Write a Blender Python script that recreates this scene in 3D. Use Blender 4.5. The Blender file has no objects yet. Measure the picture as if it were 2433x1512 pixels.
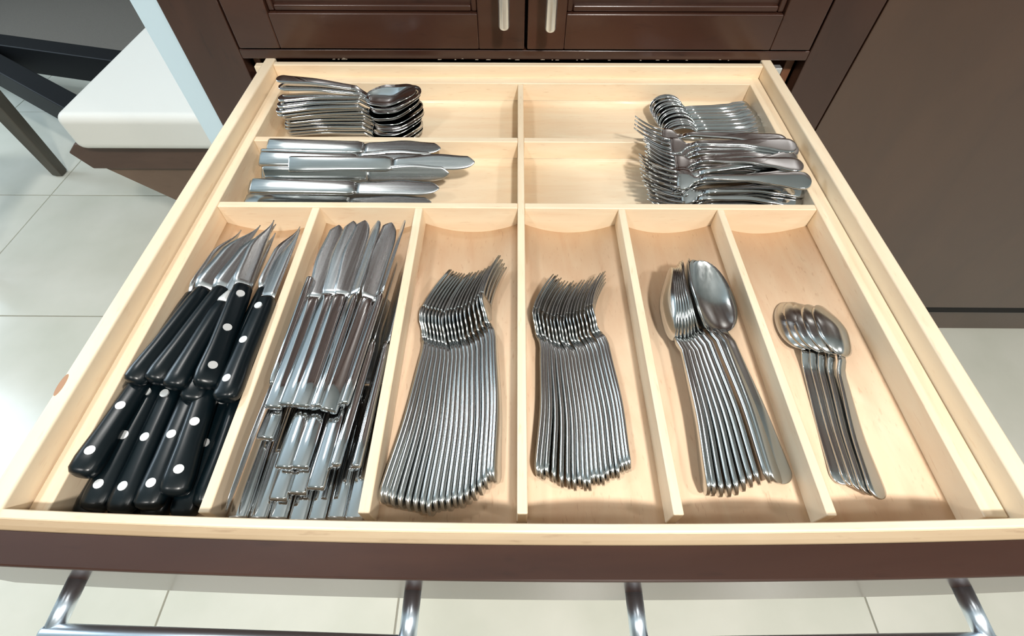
import bpy, math, random
from mathutils import Vector, Matrix
S = bpy.context.scene
COL = S.collection
rnd = random.Random(7)
ZR = 0.61                       # height of the drawer rim above the floor

# ------------------------------------------------------------------ camera
def cam_basis(p, y, r):
    f = Vector((math.sin(y)*math.cos(p), math.cos(y)*math.cos(p), -math.sin(p)))
    rt = Vector((math.cos(y), -math.sin(y), 0)); up = rt.cross(f)
    c, s = math.cos(r), math.sin(r)
    return f, c*rt + s*up, -s*rt + c*up
f_, r_, u_ = cam_basis(0.93888, -0.00861, -0.00046)
cd = bpy.data.cameras.new('camera'); cam = bpy.data.objects.new('camera', cd); COL.objects.link(cam)
m = Matrix((( r_.x, u_.x, -f_.x, -0.00183), (r_.y, u_.y, -f_.y, -0.06922), (r_.z, u_.z, -f_.z, 0.29359 + ZR), (0, 0, 0, 1)))
cam.matrix_world = m
cd.sensor_fit = 'HORIZONTAL'; cd.sensor_width = 36.0; cd.lens = 36.0*1148.03/2433; cd.clip_start = 0.01
S.camera = cam

# ------------------------------------------------------------------ world, lamps, exposure
w = bpy.data.worlds.new('world'); S.world = w; w.use_nodes = True
bg = w.node_tree.nodes['Background']; bg.inputs['Color'].default_value = (0.9, 0.95, 1.0, 1); bg.inputs['Strength'].default_value = 0.12
def area(name, loc, target, size, power, col=(1, 1, 1), shape='DISK', sy=None):
    l = bpy.data.lights.new(name, 'AREA'); l.energy = power; l.color = col; l.shape = shape; l.size = size
    if sy: l.size_y = sy
    o = bpy.data.objects.new(name, l); COL.objects.link(o)
    o.location = (loc[0], loc[1], loc[2] + ZR)
    d = Vector(target) - Vector(loc); o.rotation_euler = d.to_track_quat('-Z', 'Y').to_euler()
    return o
area('ceiling_and_fill_lamp', (0.38, -0.82, 1.42), (0.1, 0.2, 0), 0.15, 30, (1.0, 0.955, 0.89))  # main ceiling lamp
area('ceiling_and_fill_lamp', (-0.95, 0.9, 1.72), (-0.95, 0.9, 0), 0.22, 11, (1.0, 0.97, 0.93))  # unseen fill lamp added at the back left
area('ceiling_and_fill_lamp', (-0.95, -0.9, 1.72), (-0.95, -0.9, 0), 0.22, 14, (1.0, 0.97, 0.93))  # unseen fill lamp added at the near left
area('ceiling_and_fill_lamp', (1.5, -0.6, 1.72), (1.5, -0.6, 0), 0.22, 14, (1.0, 0.97, 0.93))  # unseen fill lamp added on the right
area('window_daylight', (-3.0, 1.1, 0.75), (-1.0, 1.1, -0.3), 1.1, 45, (0.72, 0.87, 1.0), 'RECTANGLE', 1.2)
vs = S.view_settings
vs.view_transform = 'Standard'; vs.look = 'None'; vs.gamma = 1.0; vs.use_curve_mapping = False; vs.exposure = 0.0
S.cycles.use_denoising = True
S.cycles.max_bounces = 8
S.cycles.caustics_reflective = False; S.cycles.caustics_refractive = False

# ------------------------------------------------------------------ materials
def srgb(r, g, b):
    return tuple(((c/255)/12.92 if c/255 <= 0.04045 else ((c/255+0.055)/1.055)**2.4) for c in (r, g, b)) + (1,)
def mat(name, col, rough=0.5, metal=0.0, spec=0.5, coat=0.0, coat_rough=0.1):
    m = bpy.data.materials.new(name); m.use_nodes = True
    b = m.node_tree.nodes['Principled BSDF']
    b.inputs['Base Color'].default_value = col; b.inputs['Roughness'].default_value = rough
    b.inputs['Metallic'].default_value = metal; b.inputs['Specular IOR Level'].default_value = spec
    b.inputs['Coat Weight'].default_value = coat; b.inputs['Coat Roughness'].default_value = coat_rough
    return m, m.node_tree, b
def grain(name, c1, c2, c3, stretch, rough, coat=0.0, scale=1.0, spec=0.4, bump=0.0, knots=0.0):
    m, nt, b = mat(name, c1, rough, spec=spec, coat=coat, coat_rough=rough*0.5)
    N = nt.nodes.new; L = nt.links.new
    tc = N('ShaderNodeTexCoord'); mp = N('ShaderNodeMapping'); mp.inputs['Scale'].default_value = stretch
    oi = N('ShaderNodeObjectInfo'); ad = N('ShaderNodeVectorMath'); ad.operation = 'ADD'
    L(tc.outputs['Object'], mp.inputs['Vector']); L(mp.outputs[0], ad.inputs[0])
    ml = N('ShaderNodeMath'); ml.operation = 'MULTIPLY'; ml.inputs[1].default_value = 13.7
    L(oi.outputs['Random'], ml.inputs[0]); L(ml.outputs[0], ad.inputs[1])
    n1 = N('ShaderNodeTexNoise'); n1.inputs['Scale'].default_value = 7*scale; n1.inputs['Detail'].default_value = 5; n1.inputs['Distortion'].default_value = 1.1
    n2 = N('ShaderNodeTexNoise'); n2.inputs['Scale'].default_value = 55*scale; n2.inputs['Detail'].default_value = 3
    L(ad.outputs[0], n1.inputs['Vector']); L(ad.outputs[0], n2.inputs['Vector'])
    cr = N('ShaderNodeValToRGB'); cr.color_ramp.elements[0].position = 0.3; cr.color_ramp.elements[0].color = c1
    cr.color_ramp.elements[1].position = 0.75; cr.color_ramp.elements[1].color = c2
    L(n1.outputs['Fac'], cr.inputs['Fac'])
    r2 = N('ShaderNodeValToRGB'); r2.color_ramp.elements[0].position = 0.62; r2.color_ramp.elements[0].color = (0, 0, 0, 1)
    r2.color_ramp.elements[1].position = 0.8; r2.color_ramp.elements[1].color = (1, 1, 1, 1)
    L(n2.outputs['Fac'], r2.inputs['Fac'])
    mx = N('ShaderNodeMix'); mx.data_type = 'RGBA'; mx.inputs['B'].default_value = c3
    sc = N('ShaderNodeMath'); sc.operation = 'MULTIPLY'; sc.inputs[1].default_value = 0.55
    L(r2.outputs['Color'], sc.inputs[0]); L(sc.outputs[0], mx.inputs['Factor']); L(cr.outputs['Color'], mx.inputs['A'])
    L(mx.outputs['Result'], b.inputs['Base Color'])
    if bump:
        bp = N('ShaderNodeBump'); bp.inputs['Strength'].default_value = bump; bp.inputs['Distance'].default_value = 0.001
        L(n2.outputs['Fac'], bp.inputs['Height']); L(bp.outputs[0], b.inputs['Normal'])
    return m
mapleA, mapleB, mapleC = srgb(244, 227, 198), srgb(238, 212, 180), srgb(214, 176, 140)
M = {}
M['maple_y'] = grain('maple_along_depth', mapleA, mapleB, mapleC, (9, 1.2, 9), 0.38, coat=0.15)
M['maple_x'] = grain('maple_along_width', mapleA, mapleB, mapleC, (1.2, 9, 9), 0.38, coat=0.15)
M['maple_floor'] = grain('maple_trough_floor', srgb(240, 214, 184), srgb(232, 198, 166), srgb(196, 150, 116), (7, 1.6, 2), 0.55, coat=0.0, scale=1.3, spec=0.3)
M['maple_rim'] = grain('birch_drawer_box', srgb(246, 230, 202), srgb(240, 218, 188), srgb(224, 192, 158), (6, 1, 6), 0.45, coat=0.1)
M['tan_edge'] = grain('tan_edge_wood', srgb(186, 164, 134), srgb(168, 144, 114), srgb(140, 114, 88), (1, 6, 6), 0.6)  # tan strip, browner than the front board beside it
M['knot'] = mat('wood_knot', srgb(176, 132, 98), 0.5)[0]
M['espresso'] = grain('espresso_stained_wood', srgb(55, 35, 28), srgb(71, 46, 36), srgb(41, 26, 21), (2, 2, 0.5), 0.32, coat=0.25, scale=1.0, spec=0.5)
M['espresso_x'] = grain('espresso_stained_wood_across', srgb(56, 34, 26), srgb(73, 46, 35), srgb(39, 24, 19), (0.5, 2, 2), 0.26, coat=0.3, scale=1.0, spec=0.5)
M['panel'] = grain('brown_laminate_panel', srgb(66, 42, 27), srgb(76, 50, 33), srgb(56, 36, 24), (2, 2, 0.6), 0.5, coat=1.0)
_b = M['panel'].node_tree.nodes['Principled BSDF']; _b.inputs['Coat IOR'].default_value = 1.6; _b.inputs['Coat Roughness'].default_value = 0.32
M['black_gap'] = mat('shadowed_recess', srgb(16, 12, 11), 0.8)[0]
M['inner'] = mat('cabinet_inner_side', srgb(128, 84, 60), 0.5)[0]
M['white_wall'] = mat('white_painted_wall', srgb(226, 234, 238), 0.6)[0]
M['grey_wall'] = mat('grey_painted_wall', srgb(96, 92, 86), 0.8)[0]
M['taupe_wall'] = mat('taupe_painted_wall', srgb(128, 132, 126), 0.7)[0]
M['daylit_white'] = mat('white_paint_daylight_tint', srgb(204, 226, 238), 0.6)[0]  # white wall paint with the bluish daylight tint put into its colour
M['chip'] = mat('worn_bare_wood', srgb(172, 158, 142), 0.6)[0]
M['slide'] = mat('drawer_slide_metal', (0.75, 0.76, 0.76, 1), 0.35, 0.8)[0]
M['grout'] = mat('tile_grout', srgb(168, 166, 156), 0.8)[0]
M['rug'] = grain('taupe_rug', srgb(112, 106, 98), srgb(98, 94, 88), srgb(80, 76, 70), (20, 20, 20), 0.9, scale=2)
M['cushion'] = mat('white_vinyl_cushion', srgb(220, 219, 213), 0.45)[0]
M['bench'] = grain('bench_brown_wood', srgb(78, 58, 48), srgb(90, 68, 56), srgb(60, 44, 36), (0.6, 2, 2), 0.5)
M['bench_low'] = grain('bench_base_wood', srgb(104, 84, 70), srgb(116, 94, 78), srgb(88, 70, 58), (0.6, 2, 2), 0.55)
M['black_beam'] = mat('black_painted_steel', srgb(6, 8, 12), 0.6, spec=0.25)[0]
M['chair'] = grain('grey_brown_chair_wood', srgb(78, 74, 66), srgb(92, 86, 76), srgb(56, 52, 46), (3, 3, 0.6), 0.5)
M['plastic'] = mat('black_knife_plastic', srgb(5, 16, 21), 0.30, spec=0.42)[0]
M['rivet'] = mat('rivet_metal', (0.86, 0.88, 0.88, 1), 0.4, 0.55)[0]
def steel(name, col, rough, streak=0.0):
    m, nt, b = mat(name, col, rough, 1.0)
    if streak:
        N = nt.nodes.new; L = nt.links.new
        tc = N('ShaderNodeTexCoord'); mp = N('ShaderNodeMapping'); mp.inputs['Scale'].default_value = (300, 12, 300)
        n = N('ShaderNodeTexNoise'); n.inputs['Scale'].default_value = 1.5
        mr = N('ShaderNodeMapRange'); mr.inputs['To Min'].default_value = rough*0.6; mr.inputs['To Max'].default_value = rough*(1+streak)
        L(tc.outputs['Object'], mp.inputs[0]); L(mp.outputs[0], n.inputs['Vector']); L(n.outputs['Fac'], mr.inputs['Value']); L(mr.outputs[0], b.inputs['Roughness'])
    return m
M['steel'] = steel('polished_stainless', (0.58, 0.60, 0.60, 1), 0.16, 0.8)
M['steel_bright'] = steel('mirror_stainless', (0.72, 0.73, 0.74, 1), 0.07)
M['blade'] = steel('brushed_blade_steel', (0.62, 0.64, 0.65, 1), 0.24, 0.6)
M['satin'] = steel('satin_steel_bar', (0.74, 0.83, 0.92, 1), 0.33)
# floor tile
def tile_mat():
    m, nt, b = mat('cream_porcelain_tile', srgb(214, 214, 202), 0.22, spec=0.5)
    N = nt.nodes.new; L = nt.links.new
    tc = N('ShaderNodeTexCoord'); oi = N('ShaderNodeObjectInfo'); ad = N('ShaderNodeVectorMath'); ad.operation = 'ADD'
    L(tc.outputs['Object'], ad.inputs[0]); ml = N('ShaderNodeMath'); ml.operation = 'MULTIPLY'; ml.inputs[1].default_value = 9.0
    L(oi.outputs['Random'], ml.inputs[0]); L(ml.outputs[0], ad.inputs[1])
    n = N('ShaderNodeTexNoise'); n.inputs['Scale'].default_value = 5; n.inputs['Detail'].default_value = 5; L(ad.outputs[0], n.inputs['Vector'])
    cr = N('ShaderNodeValToRGB'); cr.color_ramp.elements[0].position = 0.35; cr.color_ramp.elements[0].color = srgb(206, 207, 194)
    cr.color_ramp.elements[1].position = 0.7; cr.color_ramp.elements[1].color = srgb(220, 219, 208)
    L(n.outputs['Fac'], cr.inputs['Fac']); L(cr.outputs['Color'], b.inputs['Base Color'])
    return m
M['tile'] = tile_mat()

# ------------------------------------------------------------------ helpers
def thing(name, label, cat, loc=(0, 0, 0), group=None):
    o = bpy.data.objects.new(name, None); o.empty_display_size = 0.02; COL.objects.link(o); o.location = loc
    o['label'] = label; o['category'] = cat
    if group: o['group'] = group
    return o
def mesh_obj(name, vf, m, parent=None, smooth=False, bevel=0.0, seg=2, label=None):
    me = bpy.data.meshes.new(name); me.from_pydata(vf[0], [], vf[1]); me.update()
    if m: me.materials.append(m)
    if smooth:
        for p in me.polygons: p.use_smooth = True
    o = bpy.data.objects.new(name, me); COL.objects.link(o)
    if parent: o.parent = parent
    if bevel:
        b = o.modifiers.new('bevel', 'BEVEL'); b.width = bevel; b.segments = seg; b.limit_method = 'ANGLE'; b.angle_limit = math.radians(40)
        for p in me.polygons: p.use_smooth = True
        b.harden_normals = True
    if label: o['label'] = label
    return o
def join(*vfs):
    V, F = [], []
    for v, f in vfs:
        k = len(V); V += list(v); F += [tuple(i + k for i in q) for q in f]
    return V, F
def box(x0, x1, y0, y1, z0, z1):
    v = [(x0, y0, z0), (x1, y0, z0), (x1, y1, z0), (x0, y1, z0), (x0, y0, z1), (x1, y0, z1), (x1, y1, z1), (x0, y1, z1)]
    return v, [(0, 3, 2, 1), (4, 5, 6, 7), (0, 1, 5, 4), (1, 2, 6, 5), (2, 3, 7, 6), (3, 0, 4, 7)]
def prism_y(poly, y0, y1):         # polygon in x,z extruded along y
    n = len(poly)
    v = [(x, y0, z) for x, z in poly] + [(x, y1, z) for x, z in poly]
    f = [tuple(range(n)), tuple(reversed(range(n, 2*n)))] + [((i+1) % n, i, i+n, (i+1) % n+n) for i in range(n)]
    return v, f
def tube(a, b, r, n=16, r2=None, round_end=False):
    a, b = Vector(a), Vector(b); d = (b - a).normalized()
    u = d.orthogonal().normalized(); w_ = d.cross(u); r2 = r if r2 is None else r2
    rings = [(a, r), (b, r2)]
    if round_end:
        rings = [(a - d*r*0.0, r*0.45), (a + d*r*0.18, r*0.8), (a + d*r*0.55, r), (b - d*r2*0.55, r2), (b - d*r2*0.18, r2*0.8), (b, r2*0.45)]
    V = []; F = []
    for c, rr in rings:
        for k in range(n):
            t = 2*math.pi*k/n; V.append(tuple(c + rr*(math.cos(t)*u + math.sin(t)*w_)))
    for i in range(len(rings)-1):
        for k in range(n):
            F.append((i*n+k, i*n+(k+1) % n, (i+1)*n+(k+1) % n, (i+1)*n+k))
    F.append(tuple(reversed(range(n)))); F.append(tuple(range((len(rings)-1)*n, len(rings)*n)))
    return V, F
def loft(secs, n=10, p=2.6, cap=True):
    """secs: (y, x, z, half_width, half_thickness). Super-ellipse rings along y."""
    V = []; F = []
    for (y, x, z, hw, hh) in secs:
        for k in range(n):
            t = 2*math.pi*(k+0.5)/n; c, s = math.cos(t), math.sin(t)
            V.append((x + hw*math.copysign(abs(c)**(2/p), c), y, z + hh*math.copysign(abs(s)**(2/p), s)))
    for i in range(len(secs)-1):
        for k in range(n):
            F.append((i*n+k, i*n+(k+1) % n, (i+1)*n+(k+1) % n, (i+1)*n+k))
    if cap: F.append(tuple(reversed(range(n)))); F.append(tuple(range((len(secs)-1)*n, len(secs)*n)))
    F = [tuple(reversed(q)) for q in F]
    return V, F
def interp(tab, y):
    for (a, va), (b, vb) in zip(tab, tab[1:]):
        if y <= b:
            t = max(0, (y-a)/(b-a)); t = t*t*(3-2*t); return va + (vb-va)*t
    return tab[-1][1]

# ------------------------------------------------------------------ setting
def structure(name, vf, m, bevel=0.0):
    o = mesh_obj(name, vf, m, None, bevel=bevel); o['kind'] = 'structure'; return o
FZ = -ZR
floor = structure('floor', box(-3.2, 2.6, -1.94, 2.5, FZ-0.03, FZ-0.0035), M['grout'])
tw, td, g = 0.3795, 0.4265, 0.0028
x0, y0 = -0.5665 - 6*tw, 0.5894 - 4*td - 0.0
tile_me = None
for i in range(14):
    for j in range(9):
        xa, ya = x0 + i*tw, y0 + j*td
        if tile_me is None:
            o = mesh_obj('tile', box(g/2, tw-g/2, g/2, td-g/2, -0.006, 0.0), M['tile'], floor, bevel=0.0008, seg=1); tile_me = o
        else:
            o = tile_me.copy(); COL.objects.link(o)
        o.location = (xa, ya, FZ)
structure('wall_back', box(-3.2, 2.6, 2.42, 2.5, FZ, 1.76), M['grey_wall'])
structure('wall_left', box(-0.4435, -0.4125, 0.546, 2.42, FZ, 1.76), M['daylit_white'])
structure('wall_right', box(2.6, 2.66, -2.0, 2.5, FZ, 1.76), M['white_wall'])
structure('wall_near', box(-3.2, 2.6, -2.0, -1.94, FZ, 1.76), M['taupe_wall'])
structure('wall_far_left', box(-3.26, -3.2, -2.0, 2.5, FZ, 1.76), M['white_wall'])
structure('ceiling', box(-3.26, 2.66, -2.0, 2.5, 1.76, 1.80), M['white_wall'])
structure('baseboard_back', box(-3.2, -0.45, 2.395, 2.42, FZ, FZ+0.12), M['black_beam'])

# ------------------------------------------------------------------ cabinet
YC = 0.543
cab = thing('tall_cabinet', 'dark espresso-stained tall cabinet with two panelled doors above the open cutlery drawer', 'cabinet', (0, YC, FZ))
def cpart(name, vf, m, bevel=0.0015, parent=None, label=None):
    v = [(x, y-YC, z-FZ) for x, y, z in vf[0]]
    return mesh_obj(name, (v, vf[1]), m, parent or cab, bevel=bevel, label=label)
XL, XR = -0.342, 0.3565
cpart('stile', box(-0.4115, XL, YC, YC+0.02, FZ+0.09, 1.15), M['espresso'])
cpart('stile', box(XR, 0.4150, YC, YC+0.02, FZ+0.09, 1.15), M['espresso'])
cpart('rail', box(XL, XR, YC, YC+0.02, -0.0008, 0.0108), M['espresso_x'])
cpart('rail', box(XL, XR, YC, YC+0.02, -0.135, -0.115), M['espresso_x'])
cpart('side_panel', box(-0.4115, -0.3935, YC+0.02, YC+0.60, FZ, 1.15), M['espresso'])
cpart('side_panel', box(0.397, 0.415, YC+0.02, YC+0.60, FZ, 1.15), M['espresso'])
cpart('inner_panel', box(XL+0.002, XL+0.011, YC+0.02, YC+0.58, -0.125, 0.0060), M['inner'])
cpart('inner_panel', box(XR-0.013, XR-0.002, YC+0.02, YC+0.58, -0.125, 0.0060), M['inner'])
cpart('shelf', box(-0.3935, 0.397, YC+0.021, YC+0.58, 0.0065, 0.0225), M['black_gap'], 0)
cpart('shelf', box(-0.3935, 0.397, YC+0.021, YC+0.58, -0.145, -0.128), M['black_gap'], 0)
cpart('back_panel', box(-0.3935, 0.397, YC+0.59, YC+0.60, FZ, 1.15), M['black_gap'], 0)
cpart('lower_door', box(XL+0.003, 0.0055, YC-0.0005, YC+0.019, FZ+0.095, -0.138), M['espresso'])
cpart('lower_door', box(0.0085, XR-0.003, YC-0.0005, YC+0.019, FZ+0.095, -0.138), M['espresso'])
cpart('toe_kick', box(-0.3935, 0.397, YC+0.037, YC+0.052, FZ, FZ+0.094), M['panel'])
def door(xa, xb, pa, pb, hx, hz):
    zb, zt, pz, pt = 0.0125, 1.12, 0.0520, 1.06
    yf, yb = YC-0.002, YC+0.018
    d = mesh_obj('door', ([(0, 0, 0)]*0, []), None, cab) if False else None
    fr = join(box(xa, pa, yf, yb, zb, zt), box(pb, xb, yf, yb, zb, zt), box(pa, pb, yf, yb, zb, pz), box(pa, pb, yf, yb, pt, zt))
    D = cpart('door', fr, M['espresso_x'], 0.0015)
    cpart('door_panel', box(pa-0.002, pb+0.002, yf+0.011, yb-0.002, pz-0.002, pt+0.002), M['espresso'], 0, D)
    # moulding lip round the recessed panel
    lip = join(box(pa, pa+0.007, yf+0.005, yf+0.012, pz, pt), box(pb-0.007, pb, yf+0.005, yf+0.012, pz, pt),
               box(pa+0.007, pb-0.007, yf+0.005, yf+0.012, pz, pz+0.007), box(pa+0.007, pb-0.007, yf+0.005, yf+0.012, pt-0.007, pt))
    cpart('moulding', lip, M['espresso_x'], 0.002, D)
    hb = join(tube((hx, yf-0.030, hz), (hx, yf-0.030, hz+0.46), 0.0061, 20, round_end=True),
              tube((hx, yf-0.030, hz+0.055), (hx, yf, hz+0.055), 0.0045), tube((hx, yf-0.030, hz+0.40), (hx, yf, hz+0.40), 0.0045))
    h = cpart('handle', hb, M['satin'], 0, D, 'satin steel bar handle')
    for p in h.data.polygons: p.use_smooth = True
    h.data.shade_smooth() if hasattr(h.data, 'shade_smooth') else None
door(XL+0.003, 0.0080, -0.289, -0.047, -0.0155, 0.0478)
door(0.0112, XR-0.003, 0.056, 0.3055, 0.0362, 0.0458)
# chips of pale wear along the rail edge
for k in range(26):
    x = rnd.uniform(-0.25, 0.28); l = rnd.uniform(0.0015, 0.006); h = rnd.uniform(0.0004, 0.0010); zb_ = -0.0009 + rnd.choice((0, 0, 0.0004, 0.0012))
    V, F = prism_y([(x, zb_), (x+l*0.4, zb_+h), (x+l*0.7, zb_+h*0.6), (x+l, zb_)], YC-0.0003, YC+0.001)
    cpart('worn_chip', (V, [tuple(reversed(f)) for f in F]), M['chip'], 0)

# neighbouring flush panel on the right
pn = thing('end_cabinet', 'wide plain brown cabinet front to the right of the drawer, standing on a toe kick', 'cabinet', (1.0, YC, FZ))
def ppart(name, vf, m, b=0.0015):
    return mesh_obj(name, ([(x-1.0, y-YC, z-FZ) for x, y, z in vf[0]], vf[1]), m, pn, bevel=b)
ppart('front_panel', box(0.4168, 1.75, YC, YC+0.02, -0.497, 1.15), M['panel'])
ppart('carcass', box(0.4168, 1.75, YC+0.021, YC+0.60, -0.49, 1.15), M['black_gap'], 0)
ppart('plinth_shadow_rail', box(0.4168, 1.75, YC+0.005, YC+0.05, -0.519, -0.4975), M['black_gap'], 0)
ppart('toe_kick', box(0.4168, 1.75, YC+0.028, YC+0.045, FZ, -0.517), M['panel'])

# ------------------------------------------------------------------ drawer
W = 0.62737; HX = W/2; T = 0.01275; D = 0.533
drw = thing('drawer', 'open wide kitchen drawer with pale wooden box and dark espresso front carrying two bar handles', 'drawer', (0, 0, -0.10))
def dp(name, vf, m, bevel=0.0015, parent=None, label=None, smooth=False, seg=2):
    v = [(x, y, z+0.10) for x, y, z in vf[0]]
    return mesh_obj(name, (v, vf[1]), m, parent or drw, bevel=bevel, label=label, smooth=smooth, seg=seg)
side_l = dp('side_panel', box(-HX, -HX+T, 0.0005, D+0.0125, -0.098, 0), M['maple_rim'], 0.0018)
dp('side_panel', box(HX-T, HX, 0.0005, D+0.0125, -0.098, 0), M['maple_rim'], 0.0018)
dp('back_panel', box(-HX+T, HX-T, 0.5300, 0.5385, -0.098, -0.0012), M['maple_x'], 0.0015)
dp('bottom_panel', box(-HX+T, HX-T, 0.0, D, -0.090, -0.083), M['maple_x'], 0)
BOW = 0.0062
def bowed(prof, xa, xb, n=24, extra=0.0):
    """closed y,z profile swept across the width with the slight bow of the front."""
    V = []; F = []; k = len(prof)
    for i in range(n+1):
        x = xa + (xb-xa)*i/n; dy = BOW*(x/HX)**2
        for (y, z) in prof: V.append((x, y + dy, z))
    for i in range(n):
        for j in range(k):
            F.append((i*k+j, i*k+(j+1) % k, (i+1)*k+(j+1) % k, (i+1)*k+j))
    F.append(tuple(reversed(range(k)))); F.append(tuple(range(n*k, (n+1)*k)))
    return V, [tuple(reversed(q)) for q in F]
rr = 0.0068; cy_, cz_ = -0.0112+rr, -0.0012-rr*0.6
arc0 = [(cy_ - rr*math.sin(a), cz_ + rr*0.6*math.cos(a)) for a in [math.pi/2*t/6 for t in range(7)]]
prof = [(0.0, -0.098), (0.0, -0.0018), (-0.0006, -0.0010), (-0.0040, -0.0010), (-0.0050, -0.0014), (-0.0056, -0.0026), (-0.0056, -0.098)]
fb = dp('front_board', bowed(prof, -HX-0.001, HX+0.001), M['maple_x'], 0, smooth=False)
dp('edge_strip', bowed([(-0.0057, -0.098), (-0.0057, -0.0024), (-0.0088, -0.0030), (-0.0106, -0.0044), (-0.0112, -0.0060), (-0.0112, -0.098)], -HX-0.001, HX+0.001), M['tan_edge'], 0, label='tan wood edge between box and front')
ft, fbm = -0.0048, -0.088
pf = [(-0.0113, fbm), (-0.0113, ft), (-0.0283, ft), (-0.0291, ft-0.0004), (-0.0295, ft-0.0012), (-0.0295, fbm)]
fp = dp('front_panel', bowed(pf, -HX-0.036, HX+0.036, 30), M['espresso_x'], 0, label='dark espresso-stained drawer front')
ed = dp('edge_band', bowed([(-0.0294, ft-0.0016), (-0.0294, ft-0.0004), (-0.0299, ft-0.0009), (-0.0299, ft-0.0016)], -HX-0.036, HX+0.036, 30), M['satin'], 0, fp) if False else None
def pull(xa, xb, z):
    f = lambda x: -0.0295 + BOW*(x/HX)**2
    ya, yb = f(xa), f(xb)
    off = 0.0288
    h = dp('handle', tube((xa-0.006*1.0, ya-off, z), (xb+0.006, yb-off, z), 0.0058, 24, round_end=True), M['satin'], 0, None, 'satin steel bar handle', True)
    for x, y in ((xa, ya), (xb, yb)):
        pp = dp('post', tube((x, y+0.001, z), (x, y-off, z), 0.0053, 20), M['satin'], 0, None, None, True)
        pp.parent = h
pull(-0.2765, -0.0640, -0.050)
pull(0.0735, 0.2790, -0.050)
# oval knot in the left side board
kn = dp('knot', [( (lambda a: [(-HX-0.0004, 0.086+0.010*math.cos(t)+0, -0.006+0.0055*math.sin(t)) for t in a])([2*math.pi*k/20 for k in range(20)]) + [(-HX-0.0002+0.0050*(0.5+0.5*math.cos(t))*0+0.0, 0, 0) for t in []]), [tuple(reversed(range(20)))]], M['knot'], 0, side_l)
kn2 = dp('knot', [[(-HX+0.0022+0.0022*math.cos(t), 0.0865+0.0085*math.sin(t), 0.0001) for t in [2*math.pi*k/20 for k in range(20)]], [tuple(range(20))]], M['knot'], 0, side_l)
# drawer slides fixed beside the box
for sx in (-1, 1):
    dp('slide', box(*sorted((sx*(HX+0.0035), sx*(HX+0.0145))), 0.30, D+0.0115, -0.060, -0.020), M['slide'], 0.001, label='metal drawer slide')
    dp('slide_bracket', box(*sorted((sx*(HX+0.001), sx*(HX+0.014))), D+0.002, D+0.012, -0.018, -0.006), M['maple_rim'] if sx < 0 else M['slide'], 0.0008)

# ------------------------------------------------------------------ cutlery tray
ZI = -0.0155; ZD = -0.0165
tray = thing('cutlery_tray', 'maple cutlery insert with ten compartments lying inside the open drawer', 'tray', (0, 0.25, -0.083))
def tp(name, vf, m, bevel=0.001, label=None, smooth=False):
    return mesh_obj(name, ([(x, y-0.25, z+0.083) for x, y, z in vf[0]], vf[1]), m, tray, bevel=bevel, label=label, smooth=smooth)
WI = 0.3000; TI = 0.0128; YF = 0.0078; YB = 0.5305
tp('side_wall', box(-WI, -WI+TI, YF, YB, -0.0825, ZI), M['maple_y'])
tp('side_wall', box(WI-TI-0.0018, WI, YF+0.001, YB, -0.0825, ZI), M['maple_y'])
tp('back_wall', box(-WI+TI, WI-TI, 0.5150, YB, -0.0825, ZI), M['maple_x'])
tp('centre_divider', box(0.0005, 0.0072, YF+0.001, 0.5150, -0.0600, ZD), M['maple_y'])
h1a, h1b, h2a, h2b = 0.3950, 0.4030, 0.2875, 0.2950
for (xa, xb) in ((-WI+TI, 0.0005), (0.0072, WI-TI-0.0018)):
    tp('cross_divider', box(xa, xb, h1a, h1b, -0.0600, ZD), M['maple_x'])
    tp('cross_divider', box(xa, xb, h2a, h2b, -0.0600, ZD+0.0004), M['maple_x'])
DV = [(-0.1960, -0.1885), (-0.0975, -0.0900), (0.0965, 0.1032), (0.1905, 0.1970)]
for k, (xa, xb) in enumerate(DV):
    tp('divider', box(xa, xb, YF+0.0005*k, h2a, -0.0600, ZD), M['maple_y'])
edges = [(-WI+TI, DV[0][0]), (DV[0][1], DV[1][0]), (DV[1][1], 0.0005), (0.0072, DV[2][0]), (DV[2][1], DV[3][0]), (DV[3][1], WI-TI-0.0018)]
ZC, ZE = -0.0475, -0.0365
def floor_z(x, y=0.1):
    if y > h2a: return -0.0425
    for a, b in edges:
        if a <= x <= b:
            u = (2*x-a-b)/(b-a); return ZC + (ZE-ZC)*u*u
    return ZE
for (a, b) in edges:
    n = 16; pts = []
    for i in range(n+1):
        x = a + (b-a)*i/n; u = (2*x-a-b)/(b-a); pts.append((x, ZC + (ZE-ZC)*u*u))
    poly = pts + [(b, -0.0620), (a, -0.0620)]
    V, F = prism_y(poly, 0.0012, h2a)
    o = tp('trough_floor', (V, F), M['maple_floor'], 0)
    for p in o.data.polygons: p.use_smooth = (len(p.vertices) == 4)
for (xa, xb) in ((-WI+TI, 0.0005), (0.0072, WI-TI-0.0018)):
    for (ya, yb) in ((h2b, h1a), (h1b, 0.5150)):
        # flat floor with a small cove at front and back
        n = 10; q = []
        c = 0.009
        for i in range(6): t = math.pi/2*i/5; q.append((ya + c*(1-math.sin(t)), -0.0425 + c*0.6*(1-math.cos(t))))
        q = list(reversed(q)); q2 = [(ya+yb-y, z) for y, z in reversed(q)]
        pr = q + q2 + [(yb, -0.0600), (ya, -0.0600)]
        V = [(xa, y, z) for y, z in pr] + [(xb, y, z) for y, z in pr]; k = len(pr)
        F = [tuple(range(k)), tuple(reversed(range(k, 2*k)))] + [((i+1) % k, i, i+k, (i+1) % k+k) for i in range(k)]
        o = tp('compartment_floor', (V, F), M['maple_x'], 0)
        for p in o.data.polygons: p.use_smooth = (len(p.vertices) == 4)

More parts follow.
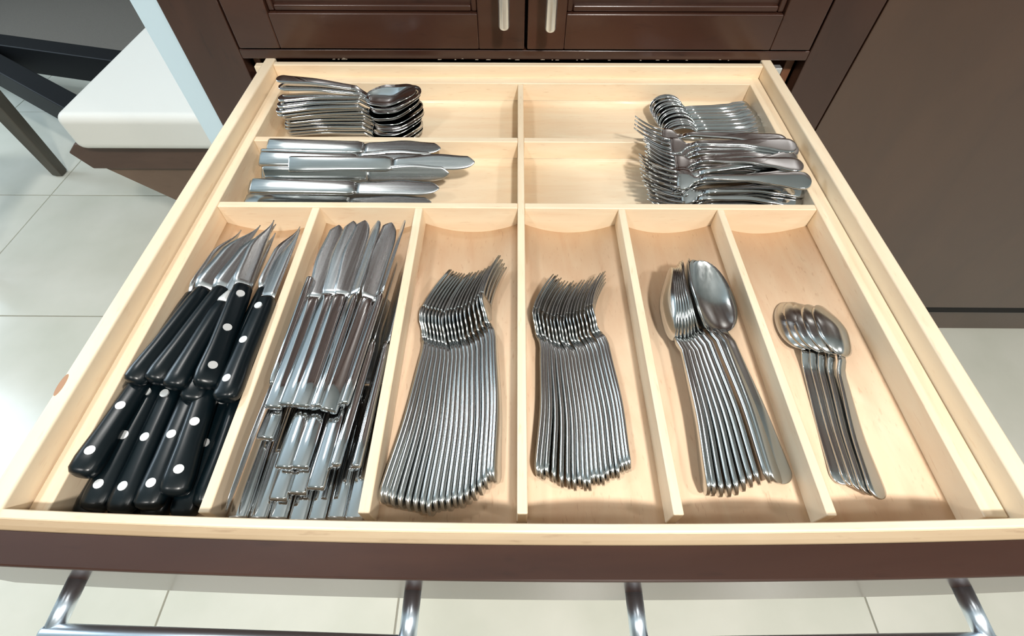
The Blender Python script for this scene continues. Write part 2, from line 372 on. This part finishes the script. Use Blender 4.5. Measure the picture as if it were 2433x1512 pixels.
# ------------------------------------------------------------------ cutlery shapes  (x = width, y = handle end to head, z = face)
def part_of(root, name, vf, m, label=None, smooth=True, parent=None):
    o = mesh_obj(name, vf, m, parent or root, smooth=smooth, label=label); return o
def proto(name, cat): 
    return thing(name, '', cat)
def handle_secs(L0, hw_end, hw_neck, th, zt, n=16, p_tip=0.10, waist=None, flare=None):
    s = []
    ys = [0, .0004, .0011, .0022, .0040, .0062, .0090] + [.0125 + (L0-.0125)*i/n for i in range(n+1)]
    for y in ys:
        t = y/L0
        hw = hw_end + (hw_neck-hw_end)*(t**0.9)
        if flare: hw = interp(flare, t)
        e = min(1, y/ (hw_end*p_tip*10)) if p_tip else 1
        hw *= math.sqrt(max(0.0, 1-(1-e)**2))*0.97+0.03
        s.append((y, 0, interp(zt, y), max(hw, 0.0006), th*(0.55+0.45*min(1, y/0.006))/2))
    return s
def make_fork(name, L, hw_end, head_hw, th=0.0030, curve=0.011, flare=None, m='steel', ptip=0.10, tine_t=0.0009):
    r = proto(name, 'fork')
    nk = 0.665*L; zt = [(0, 0.000), (0.30*L, 0.0025), (0.60*L, 0.0010), (0.70*L, -0.0045), (0.78*L, -0.0055), (0.88*L, -0.002), (L, curve)]
    zz = lambda y: interp(zt, y) if y < 0.77*L else -0.0055 + (curve+0.0055)*((y-0.77*L)/(0.23*L))**1.7
    hs = handle_secs(nk, hw_end, 0.0026, th, zt, flare=flare, p_tip=ptip)
    hs = [(s[0], s[1], s[2], s[3], s[4]*(1 if s[0] < 0.5*L else 1.0)) for s in hs]
    part_of(r, 'handle', loft(hs, 12, 4.5), M[m])
    rt = 0.80*L; V = []
    wt = [(nk, 0.0026), (0.69*L, 0.0035), (0.735*L, head_hw*0.90), (0.77*L, head_hw), (rt, head_hw*0.97)]
    hd = [(nk + (rt-nk)*i/9, 0, zz(nk + (rt-nk)*i/9), interp(wt, nk + (rt-nk)*i/9), (0.0013 if i < 2 else 0.0010)) for i in range(10)]
    parts = [loft(hd, 12, 3.0)]
    g_ = head_hw*2/4
    for k in range(4):
        xc = -head_hw + g_*(k+0.5)
        ts = []
        for i in range(9):
            y = rt - 0.003 + (L-rt+0.003)*i/8; t = i/8
            ts.append((y, xc*(1-0.06*t)*0.97, zz(y), (g_*0.33)*(1-0.55*t**1.5), tine_t*(1-0.4*t)))
        parts.append(loft(ts, 6, 2.6))
    part_of(r, 'tines', join(*parts), M[m])
    return r
def make_spoon(name, L, hw_end, bowl_hw, depth, flare=None, m='steel', bowl_frac=0.33, th=0.0030, ptip=0.10, nz=-0.0030, tz=0.0030):
    r = proto(name, 'spoon')
    yb = L*(1-bowl_frac)
    zt = [(0, 0.000), (0.30*L, 0.0025), (0.58*L, 0.0015), (yb, nz), (yb+0.4*(L-yb), (nz*0.7+tz*0.3)), (L, tz)]
    hs = handle_secs(yb+0.002, hw_end, 0.0030, th, zt, flare=flare, p_tip=ptip)
    part_of(r, 'handle', loft(hs, 12, 4.5), M[m])
    ny, nx = 18, 12; V = []; F = []
    LB = L-yb; t_ = 0.0011
    def outline(s):        # s 0..1 along bowl, egg: wider toward the handle third
        return bowl_hw*math.sqrt(max(0.0, 1-(2*s-1)**2))**0.92*(1.0+0.16*(0.5-s))
    for layer in (0, 1):
        for i in range(ny+1):
            a = math.pi*i/ny; s = (1-math.cos(a))/2; y = yb + LB*s; w_ = max(outline(s), 0.0027*(1-s) + 0.0002)
            dd = depth*math.sin(math.pi*min(1, s**0.85))**0.75 if 0 < s < 1 else 0
            for j in range(nx+1):
                u = -1 + 2*j/nx
                z = interp(zt, y) - dd*(1-abs(u)**2.2)
                V.append((w_*u*(1 if layer == 0 else 1.0), y, z - layer*t_))
    k = (ny+1)*(nx+1)
    for i in range(ny):
        for j in range(nx):
            a = i*(nx+1)+j
            F.append((a, a+1, a+nx+2, a+nx+1)); F.append((k+a, k+a+nx+1, k+a+nx+2, k+a+1))
    for i in range(ny):
        a = i*(nx+1); F.append((a, a+nx+1, k+a+nx+1, k+a)); b = a+nx; F.append((b, k+b, k+b+nx+1, b+nx+1))
    for j in range(nx):
        F.append((j, k+j, k+j+1, j+1)); a = ny*(nx+1)+j; F.append((a, a+1, k+a+1, k+a))
    part_of(r, 'bowl', (V, F), M[m])
    return r
def make_knife(name, L, hl, hw, ht, bw, m='steel_bright', end_flat=True):
    r = proto(name, 'knife')
    hs = []
    for i, (t, a, b) in enumerate(((0, .80, .6), (.006, .95, .86), (.02, 1, 1), (.2, 1.0, 1.0), (.5, .93, .95), (.8, .90, .9), (.93, .92, .85), (.975, .80, .7), (1.0, .70, .55))):
        hs.append((hl*t, 0, 0, hw*a, ht*b))
    part_of(r, 'handle', loft(hs, 14, 3.4), M[m])
    bs = []; n = 20
    for i in range(n+1):
        t = 1-(1-i/n)**1.5; y = hl - 0.001 + (L-hl+0.001)*t
        q = math.sqrt(max(0.0, 1-((t-0.90)/0.10)**2)) if t > 0.90 else 1.0
        top = bw*0.70; bot = -bw*interp([(0, 0.45), (.10, 0.75), (.55, 1.08), (.90, 0.85), (1.0, 0.55)], t)
        if t > 0.72: top -= bw*0.45*((t-0.72)/0.28)**2
        c_ = (top+bot)/2
        bs.append((y, c_, 0, max((top-bot)/2*q, 0.0006), 0.0008*(1-0.35*t)))
    part_of(r, 'blade', loft(bs, 10, 2.4), M['blade'])
    return r
def make_black_knife(name, L, hl, bw, ferrule=False, plain=False, hw=0.0086):
    r = proto(name, 'knife')
    hs = []
    for (t, a, b) in ((0, .45, .5), (.012, .80, .78), (.04, 1.0, .95), (.12, 1.08, 1.0), (.35, 0.94, 1.0), (.6, .92, .98), (.85, .90, .92), (.97, .84, .80), (1.0, .70, .62)):
        hs.append((hl*t, 0, 0, hw*a, 0.0066*b))
    h = part_of(r, 'handle', loft(hs, 16, 2.8 if not (ferrule or plain) else 2.1), M['plastic'])
    if not ferrule and not plain:
        for y in (0.015, 0.048, 0.081):
            for s in (-1, 1):
                V, F = tube((0, y, s*0.0050), (0, y, s*0.00685), 0.0031, 14)
                part_of(r, 'rivet', (V, F), M['rivet'], parent=h, smooth=False)
    if ferrule:
        part_of(r, 'ferrule', loft([(hl-0.001, 0, 0, .0060, .0048), (hl+0.002, 0, 0, .0062, .0050), (hl+0.010, 0, 0, .0036, .0030), (hl+0.012, 0, 0, .0028, .0022)], 16, 2), M['rivet'])
    bs = []; n = 14
    for i in range(n+1):
        t = 1-(1-i/n)**1.4; y = hl - 0.0015 + (L-hl+0.0015)*t
        top = bw*0.62 - bw*0.25*t**3; bot = -bw*interp([(0, .70), (.12, .95), (.5, .85), (1.0, -.30)], t)
        bs.append((y, (top+bot)/2, 0, max((top-bot)/2, 0.0005), 0.0010*(1-0.6*t)))
    part_of(r, 'blade', loft(bs, 8, 2.2), M['blade'])
    return r

used = {}
def place(pr, P, d, n, label, group=None, cat=None):
    """copy a prototype (thing, parts, sub-parts); the first use takes the prototype itself"""
    if pr.name not in used:
        used[pr.name] = 1; r = pr
    else:
        r = pr.copy(); COL.objects.link(r)
        for ch in list(pr.children):
            c = ch.copy(); COL.objects.link(c); c.parent = r
            for gch in ch.children:
                e = gch.copy(); COL.objects.link(e); e.parent = c
    Y = Vector(d).normalized(); n = Vector(n); Z = (n - n.dot(Y)*Y).normalized(); X = Y.cross(Z)
    r.matrix_world = Matrix(((X.x, Y.x, Z.x, P[0]), (X.y, Y.y, Z.y, P[1]), (X.z, Y.z, Z.z, P[2]), (0, 0, 0, 1)))
    r['label'] = label
    if group: r['group'] = group
    return r
ORD = ['first', 'second', 'third', 'fourth', 'fifth', 'sixth', 'seventh', 'eighth', 'ninth', 'tenth', 'eleventh', 'twelfth', 'thirteenth',
       'fourteenth', 'fifteenth', 'sixteenth', 'seventeenth', 'eighteenth', 'nineteenth', 'twentieth', 'twenty-first', 'twenty-second']
def lerp3(tab, t):          # piecewise-linear vectors
    n = len(tab)-1; k = min(int(t*n), n-1); u = t*n-k
    return [a + (b-a)*u for a, b in zip(tab[k], tab[k+1])]
def smooth3(tab, t):        # smooth interpolation through points
    n = len(tab)-1; k = min(int(t*n), n-1); u = t*n-k
    p = [tab[max(0, k-1)], tab[k], tab[k+1], tab[min(n, k+2)]]
    return [0.5*(2*b + (c-a)*u + (2*a-5*b+4*c-d)*u*u + (-a+3*b-3*c+d)*u**3) for a, b, c, d in zip(*p)]

# ---- long forks on edge (third front compartment)
def row_on_edge(pr, N, ends, necks, hw_end, hw_head, tilt, label, group, jit=0.0015, fz=None, nscale=1.0):
    for i in range(N):
        t = i/(N-1)
        e = smooth3(ends, t); k = smooth3(necks, t)
        a = math.radians(interp(tilt, t) + rnd.uniform(-1, 1))
        ze = floor_z(e[0], e[1]) + hw_end*math.cos(a) + 0.0006; zk = floor_z(k[0], k[1]) + hw_head*math.cos(a) + 0.0006
        y = e[1] + rnd.uniform(-jit, jit)
        d = Vector((k[0]-e[0], k[1]-e[1], zk-ze)); d.normalize()
        n = (math.cos(a), 0, math.sin(a))
        place(pr, (e[0], y, ze), d, n, label(i), group)
fork_l = make_fork('dinner_fork', 0.1960, 0.0085, 0.0122, th=0.0040)
row_on_edge(fork_l, 19, [(-0.0855, 0.0185), (-0.0600, 0.0135), (-0.0355, 0.0190), (-0.0135, 0.0335)], [(-0.0730, 0.1412), (-0.0565, 0.1385), (-0.0385, 0.1435), (-0.0190, 0.1518)],
            0.0080, 0.0118, [(0, 22), (.25, 12), (.8, 10), (1, 18)],
            lambda i: 'long steel dinner fork on its edge, %s from the left in its row of nineteen' % ORD[i], 'long dinner forks nested in the third front compartment')
fork_s = make_fork('salad_fork', 0.1720, 0.0080, 0.0112, th=0.0036)
row_on_edge(fork_s, 19, [(0.0150, 0.0364), (0.0400, 0.0305), (0.0595, 0.0335), (0.0780, 0.0415)], [(0.0200, 0.1450), (0.0380, 0.1405), (0.0545, 0.1425), (0.0715, 0.1515)],
            0.0078, 0.0108, [(0, 16), (.25, 10), (.8, 9), (1, 10)],
            lambda i: 'shorter steel fork on its edge, %s from the left, right of the centre divider' % ORD[i], 'shorter forks nested right of the centre divider')
# ---- soup spoons on edge (fifth compartment)
sp_l = make_spoon('soup_spoon', 0.1900, 0.0085, 0.0205, 0.0090, m='steel', bowl_frac=0.365, th=0.0040)
N = 11
for i in range(N):
    t = i/(N-1)
    e = smooth3([(0.1275, 0.0265), (0.1440, 0.0262), (0.1620, 0.0330), (0.1815, 0.0345)], t)
    k = smooth3([(0.1300, 0.150), (0.1390, 0.1475), (0.1500, 0.1460), (0.1680, 0.1500)], t)
    a = math.radians(interp([(0, 6), (.5, 12), (.8, 30), (1.0, 84)], t))
    ze = floor_z(e[0]) + 0.0085*math.cos(a) + 0.001 + 0.002*t; zk = floor_z(k[0]) + 0.0165*math.cos(a) + 0.0015 + 0.004*t + 0.011*t**6
    d = Vector((k[0]-e[0], k[1]-e[1], zk-ze)).normalized()
    place(sp_l, (e[0], e[1], ze), d, (math.cos(a), -0.12*t*t, math.sin(a)),
          ('large steel soup spoon whose bowl faces up at the right end of its row' if i == N-1 else 'large steel soup spoon on edge, %s from the left in its row' % ORD[i]), 'large spoons nested in the fifth front compartment')
# ---- teaspoons face down (sixth compartment)
sp_t = make_spoon('teaspoon', 0.1620, 0.0080, 0.0160, 0.0070, m='steel')
TS = [((0.2260, 0.0365), (0.2395, 0.1950), 0.000, 'lowest and leftmost of the small pile'),
      ((0.2320, 0.0345), (0.2430, 0.1900), 0.0025, 'second from the left in the small pile'),
      ((0.2350, 0.0310), (0.2475, 0.1840), 0.0045, 'third from the left in the small pile'),
      ((0.2378, 0.0280), (0.2530, 0.1750), 0.0065, 'fourth from the left in the small pile'),
      ((0.2410, 0.0250), (0.2585, 0.1670), 0.0085, 'rightmost and topmost of the small pile')]
for k, (a, b, dz, lb) in enumerate(TS):
    z0 = floor_z(a[0]) + 0.0030 + dz; z1 = floor_z(b[0]) + 0.0048 + dz
    place(sp_t, (a[0], a[1], z0), (b[0]-a[0], b[1]-a[1], z1-z0), (0.10-0.11*k, 0, -0.98), 'steel teaspoon lying face down, ' + lb, 'teaspoons in the sixth front compartment')

# ---- dinner knives (second compartment)
kn_d = make_knife('dinner_knife', 0.1870, 0.1000, 0.0062, 0.0034, 0.0100)
def knife(pr, P, Q, roll, label, group):
    d = Vector(Q) - Vector(P); a = math.radians(roll)
    X = Vector((d.y, -d.x, 0)).normalized()
    n = Vector((0, 0, 1))*math.cos(a) + X*math.sin(a)
    place(pr, P, d, n, label, group)
G2 = 'shiny dinner knives heaped in the second front compartment'
for i, (x, y, x2, y2, z, z2, r) in enumerate((
        (-0.1700, 0.0775, -0.1640, 0.262, -0.0160, -0.018, 6), (-0.1605, 0.0790, -0.1500, 0.262, -0.0150, -0.014, -4), (-0.1500, 0.0775, -0.1385, 0.260, -0.0140, -0.012, 8),
        (-0.1395, 0.0765, -0.1260, 0.263, -0.0130, -0.010, -35), (-0.1300, 0.0745, -0.1135, 0.257, -0.0140, -0.012, 30), (-0.1215, 0.0800, -0.1035, 0.262, -0.0160, -0.012, -55))):
    knife(kn_d, (x, y, z), (x2, y2, z2), r, 'shiny dinner knife in the top layer, %s from the left' % ORD[i], G2)
knife(kn_d, (-0.1745, 0.197, -0.0170), (-0.1800, 0.060, -0.0210), 70, 'shiny dinner knife lying the other way round along the left divider', G2)
for i, (x, y, x2, y2, z, z2, r) in enumerate(((-0.1190, 0.0375, -0.1060, 0.225, -0.0200, -0.022, -62), (-0.1065, 0.0370, -0.0990, 0.222, -0.0210, -0.024, -50))):
    knife(kn_d, (x, y, z), (x2, y2, z2), r, 'shiny dinner knife turned on edge near the right divider, %s from the right' % ('second' if i == 0 else 'first'), G2)
for i, (x, y, x2, y2) in enumerate(((-0.1730, 0.0580, -0.1600, 0.240), (-0.1545, 0.0378, -0.1450, 0.222), (-0.1435, 0.0380, -0.1330, 0.223), (-0.1300, 0.0245, -0.1210, 0.210))):
    knife(kn_d, (x, y, -0.0245), (x2, y2, -0.0265), (4, -3, 3, -4)[i], 'shiny dinner knife in the middle layer, %s butt end from the left' % ORD[i], G2)
for i, (x, y, x2) in enumerate(((-0.1560, 0.0195, -0.150), (-0.1440, 0.0235, -0.138))):
    knife(kn_d, (x, y, -0.0325), (x2, y+0.185, -0.0335), 0, 'shiny dinner knife below the middle layer, %s square butt end from the left' % ORD[i], G2)
for i, x in enumerate((-0.1805, -0.1690, -0.1570, -0.1440, -0.1310, -0.1175, -0.1045)):
    knife(kn_d, (x, 0.0085+0.0006*(i % 3), floor_z(x)+0.0042), (x+0.003, 0.195, floor_z(x)+0.0040), 0, 'dinner knife in the bottom layer, %s from the left, butt near the drawer rim' % ORD[i], G2)

# ---- black riveted knives (first compartment)
kb = make_black_knife('steak_knife', 0.1740, 0.0930, 0.0105)
kp = make_black_knife('utility_knife', 0.1720, 0.0900, 0.0115, plain=True, hw=0.0078)
kf = make_black_knife('paring_knife', 0.1690, 0.0780, 0.0080, True)
G1 = 'black-handled knives heaped in the first front compartment'
low = [(-0.2770, 0.0085, -0.2740, 'first from the left'), (-0.2580, 0.0090, -0.2600, 'second from the left'), (-0.2385, 0.0095, -0.2420, 'third from the left'), (-0.2170, 0.0100, -0.2180, 'fourth from the left')]
for x, y, x2, s in low:
    knife(kb, (x, y, floor_z(x)+0.0078), (x2, y+0.176, floor_z(x2)+0.008), 0, 'black riveted knife in the bottom layer, ' + s, G1)
mid = [(-0.2785, 0.0290, -0.0150, -0.2660, 0.202, -0.0260, 10, 'leftmost, leaning on the tray wall'),
       (-0.2690, 0.0110, -0.0265, -0.2660, 0.188, -0.024, 4, 'second from the left'),
       (-0.2520, 0.0100, -0.0270, -0.2560, 0.187, -0.025, -2, 'third from the left'),
       (-0.2350, 0.0120, -0.0265, -0.2390, 0.189, -0.025, 3, 'fourth from the left'),
       (-0.2195, 0.0200, -0.0235, -0.2330, 0.196, -0.021, 16, 'rightmost with its face tilted')]
for x, y, z, x2, y2, z2, r, s in mid:
    knife(kb, (x, y, z), (x2, y2, z2), r, 'black riveted knife in the lower front layer, ' + s, G1)
knife(kb, (-0.2020, 0.0150, -0.0330), (-0.2070, 0.192, -0.030), 60, 'black riveted knife pressed on edge against the first divider, near the front', G1)
up = [(kp, -0.2720, 0.0930, -0.0100, -0.2400, 0.264, -0.014, 28, 'knife with smooth black handle, leftmost of the upper layer'),
      (kb, -0.2775, 0.0900, -0.0215, -0.2600, 0.262, -0.020, 70, 'black knife half hidden beneath the leftmost upper knife'),
      (kp, -0.2575, 0.0940, -0.0100, -0.2260, 0.265, -0.014, 20, 'knife with smooth black handle, second from left of the upper layer'),
      (kf, -0.2430, 0.0900, -0.0110, -0.2240, 0.266, -0.013, 0, 'black paring knife with a silver ferrule, middle of the upper layer'),
      (kb, -0.2190, 0.0900, -0.0090, -0.2270, 0.272, -0.010, 32, 'black knife with three silver rivets facing up, right of the paring knife'),
      (kb, -0.2310, 0.0830, -0.0190, -0.2270, 0.264, -0.020, 14, 'black knife tucked below the paring knife, one rivet showing'),
      (kb, -0.2035, 0.0810, -0.0120, -0.2020, 0.264, -0.016, -8, 'black knife with wide blade along the divider, rightmost of the upper layer'),
      (kb, -0.2120, 0.0950, -0.0190, -0.2080, 0.272, -0.022, 40, 'black knife mostly hidden under the two rightmost upper knives')]
for pr, x, y, z, x2, y2, z2, r, s in up:
    knife(pr, (x, y, z), (x2, y2, z2), r, s, G1)

# ---- back left: spoons piled flat on each other, bowls to the right
sp_m = make_spoon('dessert_spoon', 0.1600, 0.0068, 0.0190, 0.0085, bowl_frac=0.37, m='steel_bright', nz=-0.0060, tz=0.0075)
N = 13
for i in range(N):
    t = i/(N-1)                                   # 0 = bottom
    z = -0.0375 + 0.0463*t
    nx, ny = -0.1690 + rnd.uniform(-.002, .002), 0.4420 + 0.010*t + rnd.uniform(-.0015, .0015)
    sweep = interp([(0, 0.0), (.35, -0.004), (.62, -0.012), (.80, -0.010), (.88, 0.006), (1, 0.014)], t)
    lift = interp([(0, 0.001), (.8, 0.0015), (1, 0.006)], t)
    P = Vector((nx-0.100, ny+sweep, z+lift)); d = Vector((0.100, -sweep+0.006*math.sin(i*2.1)*0.3, -lift))
    place(sp_m, P, d, (0.0, -0.10, 0.99), 'steel spoon in the tall pile at the back left, %s from the %s' % ((ORD[N-1-i], 'top') if i > 6 else (ORD[i], 'bottom')), 'spoons piled in the back left compartment')

# ---- middle left: table knives
kn_t = make_knife('table_knife', 0.1880, 0.1050, 0.0088, 0.0030, 0.0100, m='steel')
G3 = 'table knives piled in the middle left compartment'
TK = [((-0.2700, 0.388, -0.0180), (-0.0890, 0.382, -0.0175), -18, 'farthest back, wide flat handle'),
      ((-0.2760, 0.377, -0.0245), (-0.0885, 0.373, -0.0240), -48, 'second from the back, tilted on edge'),
      ((-0.2720, 0.366, -0.0190), (-0.0870, 0.361, -0.0185), -22, 'third from the back, blade flat'),
      ((-0.2700, 0.355, -0.0280), (-0.0870, 0.352, -0.0270), -34, 'lying low under the third from the back'),
      ((-0.2310, 0.343, -0.0090), (-0.0545, 0.345, -0.0085), -30, 'shifted right so its blade sticks out farthest'),
      ((-0.2570, 0.336, -0.0165), (-0.0760, 0.337, -0.0160), -62, 'on edge beneath the one that sticks out'),
      ((-0.2770, 0.333, -0.0300), (-0.0900, 0.338, -0.0290), -14, 'with its flat handle end nearest the left wall'),
      ((-0.2650, 0.319, -0.0170), (-0.0740, 0.3145, -0.0165), -16, 'topmost at the front, broad shiny blade'),
      ((-0.2740, 0.312, -0.0300), (-0.0800, 0.309, -0.0295), -5, 'lowest at the front along the divider'),
      ((-0.2720, 0.372, -0.0360), (-0.0880, 0.370, -0.0360), 0, 'flat on the compartment floor')]
for P, Q, r, s in TK: 
    d = Vector(Q)-Vector(P); a = math.radians(r)
    n = Vector((0, math.sin(a), math.cos(a)))
    place(kn_t, P, d, n, 'steel table knife lying sideways, ' + s, G3)

# ---- back right: small spoons leaning in file, handles to the right
fl = [(0, .0070), (.10, .0078), (.22, .0068), (.34, .0042), (.6, .0028), (1, .0024)]
sp_s = make_spoon('demitasse_spoon', 0.1240, 0.0062, 0.0165, 0.0065, flare=fl, m='steel_bright', bowl_frac=0.34, ptip=0.08)
N = 14
for i in range(N):
    t = i/(N-1)                                    # 0 = back
    y = 0.4860 - 0.0640*t + 0.0; tipx = 0.1620 + 0.010*t; endx = tipx + 0.1215
    yy = y + 0.002*math.sin(i*1.7)
    a = math.radians(interp([(0, 44), (.5, 38), (1, 52)], t))
    zc = -0.0425 + 0.0145*math.cos(a) + 0.0015
    place(sp_s, (endx, yy+0.006-0.004*t, zc-0.0020), (tipx-endx, -0.008+0.006*t, 0.0030), (0.06, -math.cos(a), math.sin(a)),
          'small spoon with scrolled handle in the back right corner, %s from the back' % ORD[i], 'small ornate spoons filed in the back right compartment')

# ---- middle right: forks heaped, tines to the left
flf = [(0, .0088), (.12, .0098), (.3, .0070), (.55, .0036), (1, .0026)]
fk = make_fork('dessert_fork', 0.1580, 0.0085, 0.0118, curve=0.0120, flare=flf, m='steel_bright', ptip=0.08, tine_t=0.0010)
G4 = 'forks heaped in the middle right compartment'
NA = 8
for i in range(NA):                                # rear half of the heap
    t = i/(NA-1)
    z = -0.0375 + 0.0270*t
    tipx = 0.1360 + 0.004*math.sin(i*1.3); y = 0.3500 + 0.006*t + 0.002*math.sin(i*2.3)
    ey = y + (0.006, -0.004, 0.010, 0.0, 0.012, -0.006, 0.008, -0.012)[i]
    P = Vector((tipx+0.1500, ey, z + 0.003)); Q = Vector((tipx, y, z + 0.003))
    place(fk, P, Q-P, (0.0, -0.15, 0.98), 'steel fork, tines left, rear half of the middle right heap, %s from bottom' % ORD[i], G4)
NB = 9
for i in range(NB):                                # front half, against the cross divider
    t = i/(NB-1)
    z = -0.0370 + 0.0240*t
    tipx = 0.1300 + 0.005*math.sin(i*1.9) + 0.008*(1-t); y = 0.3130 + 0.0150*t + 0.002*math.sin(i*1.1)
    ey = y + (0.002, 0.008, -0.003, 0.012, 0.004, 0.022, 0.006, 0.030, -0.012)[i]
    P = Vector((tipx+0.1530, max(ey, 0.307), z + 0.0035 + 0.003*t)); Q = Vector((tipx, y, z + 0.0030))
    place(fk, P, Q-P, (0.0, -0.40, 0.92), 'steel fork, tines left, front half of the middle right heap, %s from bottom' % ORD[i], G4)
for i, (px, py, pz, qx, qy, qz, s) in enumerate((
        (0.2890, 0.3640, -0.0100, 0.1440, 0.3720, -0.0130, 'lowest of the four behind the heap'),
        (0.2910, 0.3690, -0.0070, 0.1450, 0.3780, -0.0110, 'second lowest of the four behind the heap'),
        (0.2880, 0.3700, -0.0040, 0.1430, 0.3850, -0.0090, 'third lowest of the four behind the heap'),
        (0.2800, 0.3760, -0.0030, 0.1440, 0.4000, -0.0070, 'its head resting over the cross divider'))):
    place(fk, (px, py, pz), (qx-px, qy-py, qz-pz), (0.0, -0.25, 0.96), 'steel fork with tines to the left, ' + s, G4)

# ------------------------------------------------------------------ bench, chair, table base, rug
bench = thing('bench', 'built-in brown wooden bench carrying a white cushion, left of the cabinet', 'bench', (-0.6, 0.70, FZ))
def bp_(name, vf, m, b=0.002): return mesh_obj(name, ([(x+0.6, y-0.70, z-FZ) for x, y, z in vf[0]], vf[1]), m, bench, bevel=b)
bp_('seat_frame', prism_y([(-0.8080, -0.2300), (-0.8300, -0.2480), (-0.8080, -0.2830), (-0.4445, -0.2830), (-0.4445, -0.2300)], 0.700, 1.75), M['bench'])
bp_('base_panel', prism_y([(-0.8020, -0.2835), (-0.7060, -0.3640), (-0.5700, -0.4750), (-0.4445, -0.5600), (-0.4445, -0.2835)], 0.710, 1.74), M['bench_low'])
bp_('plinth', box(-0.5200, -0.4445, 0.73, 1.72, FZ, -0.50), M['bench_low'])
def rounded_slab(x0, x1, y0, y1, z0, z1):
    return box(x0, x1, y0, y1, z0, z1)
cu = mesh_obj('bench_cushion', ([(x+0.6, y-0.70, z+0.2285) for x, y, z in rounded_slab(-0.785, -0.4450, 0.676, 1.74, -0.2285, -0.160)[0]], box(0, 1, 0, 1, 0, 1)[1]), M['cushion'], None, bevel=0.016, seg=5)
cu.location = (-0.6, 0.70, -0.2285)
cu['label'] = 'smooth white vinyl cushion lying on the brown bench'; cu['category'] = 'cushion'

ch = thing('dining_chair', 'grey-brown wooden dining chair of which one tapered leg shows beside the bench', 'chair', (-1.56, 0.92, FZ))
def cp(name, vf, m): return mesh_obj(name, ([(x+1.56, y-0.92, z-FZ) for x, y, z in vf[0]], vf[1]), m, ch, bevel=0.003)
for (x, y) in ((-1.350, 1.112), (-1.77, 1.112), (-1.350, 0.72), (-1.77, 0.72)):
    sg = [(FZ, .0110), (FZ+.006, .0145), (FZ+0.2, .0185), (FZ+0.42, .0225)]
    V = []; F = []
    for z, h in sg: V += [(x-h, y-h, z), (x+h, y-h, z), (x+h, y+h, z), (x-h, y+h, z)]
    for i in range(3):
        for k in range(4): F.append((i*4+k, i*4+(k+1) % 4, i*4+4+(k+1) % 4, i*4+4+k))
    F += [(3, 2, 1, 0), (12, 13, 14, 15)]
    cp('leg', (V, F), M['chair'])
cp('seat', box(-1.80, -1.325, 0.695, 1.137, FZ+0.42, FZ+0.465), M['chair'])
cp('backrest', box(-1.80, -1.775, 0.70, 1.13, FZ+0.465, FZ+0.92), M['chair'])

tb = thing('trestle_table', 'black steel trestle with crossing struts on the floor behind the bench', 'table', (-1.75, 1.6, FZ))
def strut(a, b, hw, hz):
    a, b = Vector(a), Vector(b); d = (b-a).normalized(); s = d.cross(Vector((0, 0, 1))).normalized(); u = s.cross(d)
    V = []
    for c in (a, b):
        for (p, q) in ((-1, -1), (1, -1), (1, 1), (-1, 1)): V.append(tuple(c + s*hw*p + u*hz*q - Vector((-1.75, 1.6, FZ))))
    return V, [(0, 1, 2, 3), (7, 6, 5, 4), (1, 0, 4, 5), (2, 1, 5, 6), (3, 2, 6, 7), (0, 3, 7, 4)]
mesh_obj('strut', strut((-1.95, 1.60, -0.455), (-0.98, 1.40, -0.475), 0.032, 0.042), M['black_beam'], tb, bevel=0.004)
mesh_obj('strut', strut((-1.90, 1.60, -0.44), (-1.05, 1.09, -0.49), 0.030, 0.040), M['black_beam'], tb, bevel=0.004)
mesh_obj('post', strut((-1.92, 1.58, FZ+0.001), (-1.92, 1.58, 0.10), 0.03, 0.03), M['black_beam'], tb, bevel=0.004)
mesh_obj('foot', strut((-1.00, 1.404, -0.47), (-1.00, 1.404, FZ+0.001), 0.025, 0.025), M['black_beam'], tb, bevel=0.004)
mesh_obj('foot', strut((-1.07, 1.075, -0.50), (-1.07, 1.075, FZ+0.001), 0.02, 0.02), M['black_beam'], tb, bevel=0.004)

rug = mesh_obj('area_rug', box(-3.0, -0.5, 1.80, 2.39, FZ+0.0002, FZ+0.010), M['rug'], None, bevel=0.003)
rug['label'] = 'flat taupe rug on the tiles behind the black trestle base'; rug['category'] = 'rug'

# ------------------------------------------------------------------ raise everything so that the floor is at z = 0
bpy.context.view_layer.update()
for o in list(COL.objects):
    if o.parent is None and o.type in ('MESH', 'EMPTY'):
        o.location.z += ZR
bpy.context.view_layer.update()
